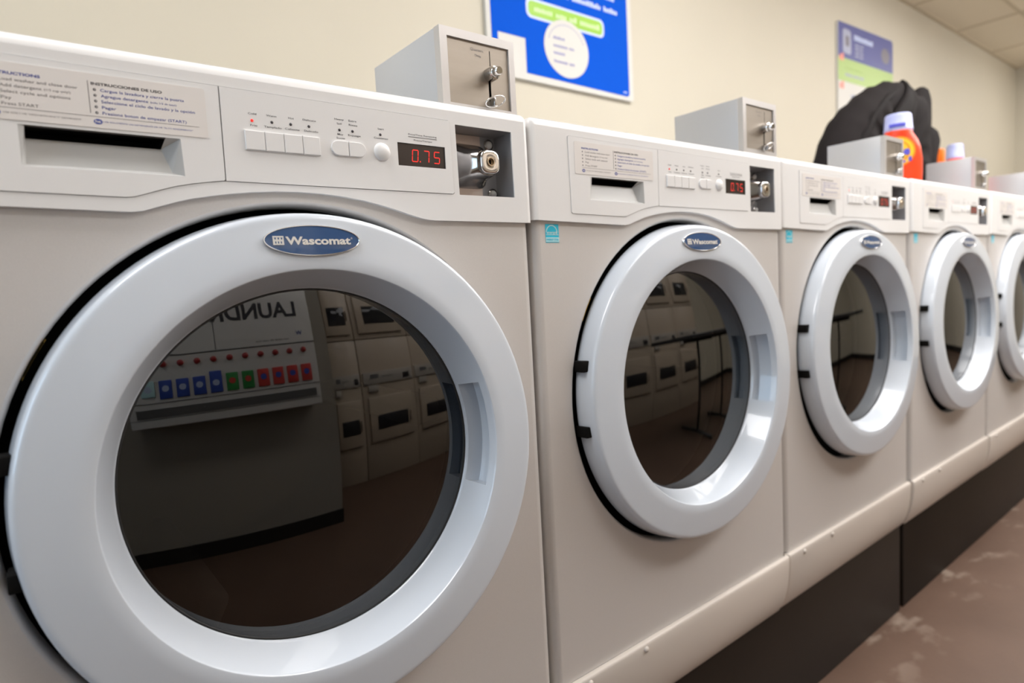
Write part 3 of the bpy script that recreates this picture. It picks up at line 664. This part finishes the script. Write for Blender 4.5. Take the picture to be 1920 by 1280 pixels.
# ------------------------------------------------------------------ wall signs
def sign_one():
    r = empty('wall_sign', (0, 0, 0)); y0 = YB-0.014
    b = MB(); b.plate(rrect(0.655, 1.342, 1.690, 2.46, 0.012), y0, YB-0.001, SIGNW); b.build('board', r)
    p = MB(); y1 = y0-0.0006
    patch = [(0.672, 2.44), (0.672, 1.712), (0.697, 1.712), (0.697, 1.822), (0.811, 1.822), (0.811, 1.712)]
    p.polyY(patch + rrect(1.20, 1.318, 1.704, 1.80, 0.014)[0:6] + [(1.320, 2.44)], y1, SIGNB)
    p.polyY(rrect(0.820, 1.190, 1.893, 1.957, 0.022), y1-0.0004, SIGNP); p.polyY(rrect(0.829, 1.181, 1.901, 1.949, 0.017), y1-0.0008, SIGNG)
    p.polyY(circ(0.998, 1.8205, 0.1055, 48, 0.0965), y1-0.0010, SIGNW)
    p.words((7, 4, 3, 8), 0.855, 1.916, 0.018, y1-0.0010, SIGNGT, 0.8, 3)
    p.words((10, 12, 6), 0.900, 1.990, 0.018, y1, SIGNP, 0.8, 4)
    p.words((9, 5, 7), 0.900, 2.035, 0.022, y1, SIGNP, 0.8, 5)
    for L, z, sd in (((8,), 1.846, 6), ((10, 4), 1.820, 7), ((8,), 1.796, 8), ((9, 4), 1.768, 9)): p.words(L, 0.935, z, 0.010, y1-0.0012, SIGNL, 0.8, sd)
    for i in range(18):
        a = math.radians(160-i*8); cx, cz = 0.998+0.087*math.cos(a), 1.8205+0.079*math.sin(a)
        p.polyY(circ(cx, cz, 0.0032, 6), y1-0.0013, SIGNL)
    p.words((5,), 1.285, 1.716, 0.006, y1, SIGNP, 0.5, 10)
    p.build('printed_face', r)
    return tag(r, 'large bright blue wall sign with green banner and white round seal', 'sign')
sign_one()
def sign_two():
    r = empty('wall_sign', (0, 0, 0)); y0 = YB-0.012
    z = lambda x, v: v+(x-3.05)*0.028
    b = MB(); b.plate([(3.045, 1.62), (3.775, 1.64), (3.775, z(3.775, 2.345)), (3.760, z(3.76, 2.362)), (3.055, 2.352), (3.045, 2.34)], y0, YB-0.001, SIGNW); b.build('board', r)
    p = MB(); y1 = y0-0.0006
    p.polyY([(3.045, 2.165), (3.775, z(3.775, 2.165)), (3.775, z(3.775, 2.342)), (3.760, z(3.76, 2.358)), (3.050, 2.352)], y1, S2B)
    p.polyY([(3.045, 2.040), (3.775, z(3.775, 2.040)), (3.775, z(3.775, 2.165)), (3.045, 2.165)], y1, S2G)
    p.polyY(rrect(3.105, 3.205, 2.195, 2.325, 0.02), y1-0.0005, S2T); p.polyY(rrect(3.135, 3.180, 2.235, 2.290, 0.008), y1-0.0009, S2K)
    p.words((10,), 3.245, 2.285, 0.036, y1, SIGNP, 0.6, 21, 0.028)
    for k in range(4): p.words((6, 5), 3.255, 2.255-0.020*k, 0.013, y1, S2T, 0.6, 22+k, 0.028)
    p.polyY(circ(3.665, 2.270, 0.060, 32, 0.045), y1-0.0005, S2K)
    p.words((9, 8), 3.130, 2.110, 0.018, y1, S2G, 0.6, 31, 0.028); p.words((9, 6, 5), 3.130, 2.075, 0.016, y1, S2T, 0.6, 32, 0.028)
    for zz in (2.150, 2.000): p.words((2,), 3.062, zz, 0.040, y1, S2R, 0.4, 33)
    p.words((6, 8), 3.20, 1.965, 0.022, y1, S2T, 0.6, 34); p.words((6, 8, 4), 3.20, 1.91, 0.018, y1, S2T, 0.6, 35)
    p.build('printed_face', r)
    return tag(r, 'smaller wall sign with indigo header and green band behind the black bag', 'sign')
sign_two()

# ------------------------------------------------------------------ black bag on the washers
def make_bag():
    r = empty('duffel_bag', (2.0, 0.320, ZT)); k = 1.01; cx0 = -0.587
    O = [(1.500,1.2515),(1.508,1.32),(1.525,1.371),(1.570,1.441),(1.636,1.510),(1.731,1.578),(1.864,1.644),(1.997,1.685),(2.114,1.697),(2.191,1.678),(2.281,1.672),(2.300,1.660),(2.320,1.620),(2.330,1.571),(2.335,1.50),(2.335,1.42),(2.33,1.34),(2.32,1.2515),(2.2,1.2515),(1.95,1.2515),(1.7,1.2515)]
    O = [((x-cx0)*k+cx0-2.0, (z-1.011)*k+1.011-ZT) for x, z in O]; O = [(x, max(z, 0.0)) for x, z in O]
    # resample and round the outline
    def resample(P, n):
        L = [0]; 
        for i in range(len(P)): a, b = P[i], P[(i+1) % len(P)]; L.append(L[-1]+math.hypot(b[0]-a[0], b[1]-a[1]))
        out = []; j = 0
        for i in range(n):
            t = L[-1]*i/n
            while L[j+1] < t: j += 1
            f_ = (t-L[j])/(L[j+1]-L[j]); a, b = P[j], P[(j+1) % len(P)]; out.append((a[0]+(b[0]-a[0])*f_, a[1]+(b[1]-a[1])*f_))
        return out
    R = random.Random(5)
    P = resample(O, 90); cx, cz = 0.0, 0.17
    q = MB(); rows = []; T = 0.085; NL = 13
    for j in range(NL):
        a = -PI/2+PI*j/(NL-1); s_ = max(math.cos(a), 0)**0.35; y = T*math.sin(a)
        row = []
        for i, (x, z) in enumerate(P):
            wob = 0.010*math.sin(i*0.55+j*0.9)+0.008*math.sin(i*1.31-j*1.7)
            k2 = max(s_, 0.02)
            px = cx+(x-cx)*k2; pz = cz+(z-cz)*k2
            fl = max(0, min(1, (pz-0.03)/0.1))
            row.append((px+wob*0.4*fl, y+wob*1.2*math.sin(PI*j/(NL-1))*0+wob*(1-s_)*1.5, max(pz+wob*0.5*fl, 0.0)))
        rows.append(row)
    q.grid(rows, BLACKF, True, True)
    b_ = len(q.v); q.face([b_-90+i for i in range(90)], BLACKF); q.face([i for i in range(90)][::-1], BLACKF)
    fix_normals(q.build('bag_body', r))
    # wide shoulder strap running over the front, standing side pocket, carry loop, zipper pull
    def ribbon(pts, w_, th, name, mm=BLACKF2):
        q = MB(); V = [Vector(p) for p in pts]; rows = []
        for i, p in enumerate(V):
            t = (V[min(i+1, len(V)-1)]-V[max(i-1, 0)]).normalized(); n = Vector((0, -1, 0)); s2 = t.cross(n).normalized(); 
            rows.append([p+s2*w_/2, p+s2*w_*0.3+n*th, p-s2*w_*0.3+n*th, p-s2*w_/2, p-s2*w_*0.3-n*th*0.3, p+s2*w_*0.3-n*th*0.3])
        q.grid(rows, mm, True, True); return q.build(name, r)
    ribbon([(-0.28,-0.078,0.03), (-0.25,-0.090,0.12), (-0.18,-0.092,0.20), (-0.08,-0.090,0.28), (0.02,-0.082,0.345), (0.09,-0.062,0.395), (0.13,-0.035,0.425), (0.16, -0.01, 0.430)], 0.075, 0.014, 'shoulder_strap')
    ribbon([(-0.37,-0.058,0.06), (-0.33,-0.066,0.17), (-0.23,-0.068,0.27), (-0.10,-0.062,0.35), (0.01,-0.05,0.395)], 0.035, 0.010, 'zip_flap')
    # standing end panel (folded flap) at the right
    def slab(P2, y0, y1, name):
        q = MB(); n = len(P2); c0 = (sum(p[0] for p in P2)/n, sum(p[1] for p in P2)/n)
        sh = lambda k_: [(c0[0]+(p[0]-c0[0])*k_, c0[1]+(p[1]-c0[1])*k_) for p in P2]
        ym = (y0+y1)/2; hy = (y1-y0)/2; rows = []
        for j in range(9):
            a = -PI/2+PI*j/8; rows.append([(p[0], ym+hy*math.sin(a), p[1]) for p in sh(max(0.05, math.cos(a)**0.35 if math.cos(a) > 1e-6 else 0.05))])
        q.grid(rows, BLACKF, True, True); b = len(q.v); q.face([b-n+i for i in range(n)], BLACKF); q.face(list(range(n))[::-1], BLACKF)
        return fix_normals(q.build(name, r))
    sc = lambda P2: resample([((x-cx0)*k+cx0-2.0, (z-1.011)*k+1.011-ZT) for x, z in P2], 48)
    slab(sc([(2.180,1.56),(2.220,1.640),(2.260,1.680),(2.305,1.706),(2.350,1.724),(2.362,1.715),(2.374,1.690),(2.378,1.63),(2.378,1.571),(2.372,1.50),(2.38,1.46),(2.30,1.46),(2.22,1.50)]), -0.045, 0.035, 'end_flap')
    slab(sc([(2.26,1.2515),(2.25,1.40),(2.26,1.50),(2.33,1.556),(2.390,1.572),(2.434,1.562),(2.440,1.540),(2.418,1.496),(2.392,1.446),(2.380,1.382),(2.372,1.2515)]), -0.06, 0.04, 'side_pocket')
    q = MB(); q.tube([(0.300+0.014*math.cos(a), -0.060, 0.268+0.022*math.sin(a)) for a in [2*PI*i/20 for i in range(20)]], 0.004, BLACKF2, 8, True); q.build('zipper_pull', r)
    return tag(r, 'large black nylon duffel bag slumped on the third and fourth washers', 'bag')
make_bag()

# ------------------------------------------------------------------ detergent bottles
def bottle(loc, rz, H, Wd, label, with_print=True, ribs=False):
    r = empty('detergent_bottle', loc, rz); q = MB(); hw, hd = Wd/2, Wd*0.34
    prof = [(0.80, 0.0), (0.93, 0.006), (0.97, 0.03), (1.00, 0.20), (1.0, 0.36), (0.93, 0.52), (0.80, 0.63), (0.66, 0.70), (0.60, 0.735), (0.585, 0.745), (0.585, 0.76)]
    def sec(k, z, n_=2.6, kd=None):
        kd = kd if kd else k
        return [(hw*k*math.copysign(abs(math.cos(a))**(2/n_), math.cos(a)), hd*kd*math.copysign(abs(math.sin(a))**(2/n_), math.sin(a)), z*H) for a in [2*PI*i/48 for i in range(48)]]
    rows = [sec(k, z, 2.6, min(1, k*1.02) if z < .6 else max(k, 0.9)) for k, z in prof]
    q.grid(rows, ORANGE, True, True); q.face(list(range(48))[::-1], ORANGE); b = len(q.v); q.face([b-48+i for i in range(48)], ORANGE); q.build('bottle', r)
    c = MB(); rc = hw*0.60; rows = []
    for z, k in ((0.755, 1.0), (0.765, 1.03), (0.80, 1.03), (0.805, 0.99), (0.96, 0.93), (0.985, 0.90), (0.995, 0.82), (1.0, 0.6)):
        rows.append([((rc*k+0.0007*(i % 2)*(0.8 < z < 0.97))*math.cos(2*PI*i/64), (rc*k+0.0007*(i % 2)*(0.8 < z < 0.97))*math.sin(2*PI*i/64)*0.95, z*H) for i in range(64)])
    c.grid(rows, LAVCAP, True, True); b = len(c.v); c.face([b-64+i for i in range(64)], LAVCAP)
    if with_print:
        for i in range(5):
            a = -PI/2-0.5+0.22*i; c.box(rc*1.0*math.cos(a)-0.005, rc*1.0*math.cos(a)+0.005, rc*math.sin(a)*0.95-0.0035, rc*math.sin(a)*0.95+0.002, 0.81*H, 0.85*H, BLUECAP)
    c.build('cap', r)
    if with_print:
        p = MB(); yl = -hd-0.0004; cz = 0.47*H
        def disc(rad, mm, dy, sx=1.0, cx=0.0, zc=cz):
            # follow the bottle front
            def yy(x): return -(hd*(1-abs(x/hw)**2.6)**(1/2.6))-0.0008-dy
            n = 40; rings = []
            for j in range(9):
                rr = rad*(j/8)+1e-5; rings.append([(cx+rr*sx*math.cos(2*PI*i/n), yy(cx+rr*sx*math.cos(2*PI*i/n)), zc+rr*math.sin(2*PI*i/n)) for i in range(n)])
            p.grid(rings, mm, True, True)
        disc(0.0450, ORPRINT, 0.0, 1.0); disc(0.0400, YELLOW, 0.0003); disc(0.0320, ORPRINT, 0.0005); disc(0.0270, YELLOW, 0.0008)
        V, F = text_geometry('Tide', 0.045)
        a_ = min(v.x for v in V); b_ = max(v.x for v in V)
        def yy(x): return -(hd*(1-abs(x/hw)**2.6)**(1/2.6))-0.0030
        sx = 0.062/(b_-a_)
        p.add([(-0.031+(v.x-a_)*sx, yy(-0.031+(v.x-a_)*sx), cz-0.011+v.y*0.034) for v in V], F, BLUECAP)
        sw = [(0.000, cz-0.030), (0.034, cz-0.016), (0.036, cz-0.030), (0.010, cz-0.036)]
        p.add([(x, yy(x)+0.0012, z) for x, z in sw], [(3, 2, 1, 0)], BLUECAP)
        fix_normals(p.build('label', r))
    return tag(r, label, 'detergent bottle')
bottle((1.600, 0.115, ZT), math.atan2(0.80, 2.19)-PI/2+0.0, 0.225, 0.128, 'orange liquid detergent bottle with lavender cap in front of the black bag')
bottle((2.560, 0.250, ZT), -PI/2+0.35, 0.254, 0.105, 'small lavender-capped orange detergent bottle behind the fourth coin box', False)
def spray():
    r = empty('detergent_jug', (2.712, 0.355, ZT)); q = MB()
    q.rbox(-0.040, 0.040, -0.035, 0.035, 0, 0.20, 0.014, ORANGE2, 4); q.build('jug_body', r)
    c = MB(); c.rbox(-0.019, 0.019, -0.019, 0.019, 0.199, 0.269, 0.006, ORANGE2, 3); c.build('cap', r)
    return tag(r, 'bright orange jug peeking out between the black bag and lavender cap', 'jug')
spray()

# ------------------------------------------------------------------ opposite side of the aisle (seen mirrored in the door glass)
def make_stack():
    r = empty('stacked_dryer'); W, D, H = 0.668, 0.70, 1.98       # local: front face y = 0 facing +y
    q = MB(); q.rbox(0, W, -D, 0, 0.0, 1.372, 0.006, APPL, 2); q.rbox(0, W, -D, 0, 1.378, H, 0.006, APPL, 2); q.box(0.01, W-0.01, -D+0.01, -0.01, 1.36, 1.39, DARK); q.build('body', r)
    def door(z0, z1, w0, w1, x0=0.05, x1=0.60):
        d = MB(); d.rbox(x0, x1, 0, 0.022, z0, z1, 0.008, APPL, 2); o = d.build('dryer_door', r)
        g = MB(); g.rbox(0.135, 0.525, 0.020, 0.027, w0, w1, 0.0034, APPLG, 2); g.build('door_window', o)
        h = MB(); h.rbox(x1-0.05, x1-0.03, 0.022, 0.045, (w0+w1)/2-0.05, (w0+w1)/2+0.05, 0.006, APPL, 2); h.build('handle', o)
    door(0.36, 0.80, 0.480, 0.620); door(1.43, 1.90, 1.525, 1.705)
    p = MB(); p.rbox(0.02, 0.65, 0, 0.014, 0.925, 1.045, 0.004, APPLP, 2); p.box(0.10, 0.20, 0.013, 0.016, 0.98, 1.02, CABK); p.box(0.24, 0.38, 0.013, 0.016, 0.985, 0.995, CABK)
    po = p.build('control_panel', r)
    d = MB(); d.rbox(0.515, 0.600, 0.012, 0.018, 0.945, 1.000, 0.002, APPLG, 2); d.build('display', po)
    c = MB(); c.rbox(0.065, 0.185, 0, 0.020, 0.855, 0.915, 0.003, APPLP, 2); c.build('card_reader', r)
    return r
st = make_stack(); SG = 'stacked dryers across the aisle'
SX = [0.545, 0.860, 1.532, 2.204, 2.876]
SL = ['narrow almond stacked dryer beside the soap vendor, mirrored in the nearest door glass', 'almond stacked dryer second from the soap vendor, mirrored in the nearest door glass', 'third almond stacked dryer across the aisle, mirrored in the door glass',
      'fourth almond stacked dryer across the aisle, behind the table', 'last almond stacked dryer across the aisle, next to bare wall']
for i, x in enumerate(SX):
    o = st if i == 0 else copy_tree(st)
    o.location = (x, -2.50, 0); tag(o, SL[i], 'dryer', SG)
st.scale = (0.46, 1, 1)

def vendor():
    # front face at y = -1.55 facing +y; written in mirrored local coordinates so that text reads from the aisle
    r = empty('soap_vending_machine', (0.150, WBY+0.001, 0.0), PI)     # local x runs to the left in the world (+x local = -x world), local -y = +y world
    W, D = 1.00, 0.19; z0, z1 = 0.855, 1.72
    q = MB(); q.rbox(0, W, -D, 0, z0, z1, 0.006, CABW, 2)
    q.box(0.0, W, -D-0.004, -D, 1.235, 1.240, CABK); q.box(0.553, 0.556, -D-0.002, -D, 1.24, 1.70, CABK); q.box(0.0, W, -D-0.003, -D, 0.985, 0.988, CABK)
    q.box(0.0, W, -D-0.002, -D, 0.900, 0.902, CABK)
    q.build('cabinet', r)
    s = MB(); s.text('LAUNDRY', 0.082, 0.640, 1.405, 0.094, -D-0.0015, DARKINK, 0.028); s.text('W', 0.065, 0.105, 1.285, 0.026, -D-0.0015, BLUEINK, 0.03)
    s.words((6, 8, 4, 7, 6), 0.15, 1.262, 0.008, -D, GREYINK, 0.8, 40); s.build('lettering', r)
    t = MB(); t.box(0.03, W-0.03, -D-0.006, -D, 0.910, 0.955, CABK); t.build('dispensing_slot', r)
    for i in range(11):
        x = 0.075+0.083*i
        k = MB(); k.latheY([(0.0165, -D), (0.0165, -D-0.010), (0.013, -D-0.016), (0.0001, -D-0.017)], x, 1.192, REDK, 20); k.build('push_knob', r)
        pk = MB(); mm = [PK_RED]*4+[PK_GREEN]*2+[PK_BLUE]*4+[PALECYAN]
        pk.rbox(x-0.031, x+0.031, -D-0.008, -D, 1.005 if i < 10 else 1.02, 1.105 if i != 6 else 1.125, 0.003, mm[i], 2)
        pk.polyY(circ(x, 1.06, 0.017, 20), -D-0.0085, PK_BLUE if i < 4 else (PK_RED if i < 6 else SIGNP)); pk.build('soap_packet', r)
    return tag(r, 'white wall-mounted soap vending machine lettered LAUNDRY, mirrored in the nearest door glass', 'vending machine')
vendor()

def table():
    r = empty('folding_table', (0, 0, 0)); t = MB(); t.rbox(1.70, 3.50, -1.85, -1.12, 0.900, 0.935, 0.008, TABLEK, 3); t.build('table_top', r)
    for x in (2.25, 2.95):
        l = MB(); l.tube([(x, -1.48, 0.90), (x, -1.48, 0.03)], 0.018, TABLEK, 12); l.tube([(x, -1.80, 0.020), (x, -1.48, 0.035), (x, -1.18, 0.020)], 0.018, TABLEK, 12)
        l.rbox(x-0.02, x+0.02, -1.75, -1.2, 0.870, 0.905, 0.006, TABLEK, 2); l.build('leg', r)
    return tag(r, 'dark folding table with two T-shaped legs in the aisle, mirrored in the second door glass', 'table')
table()
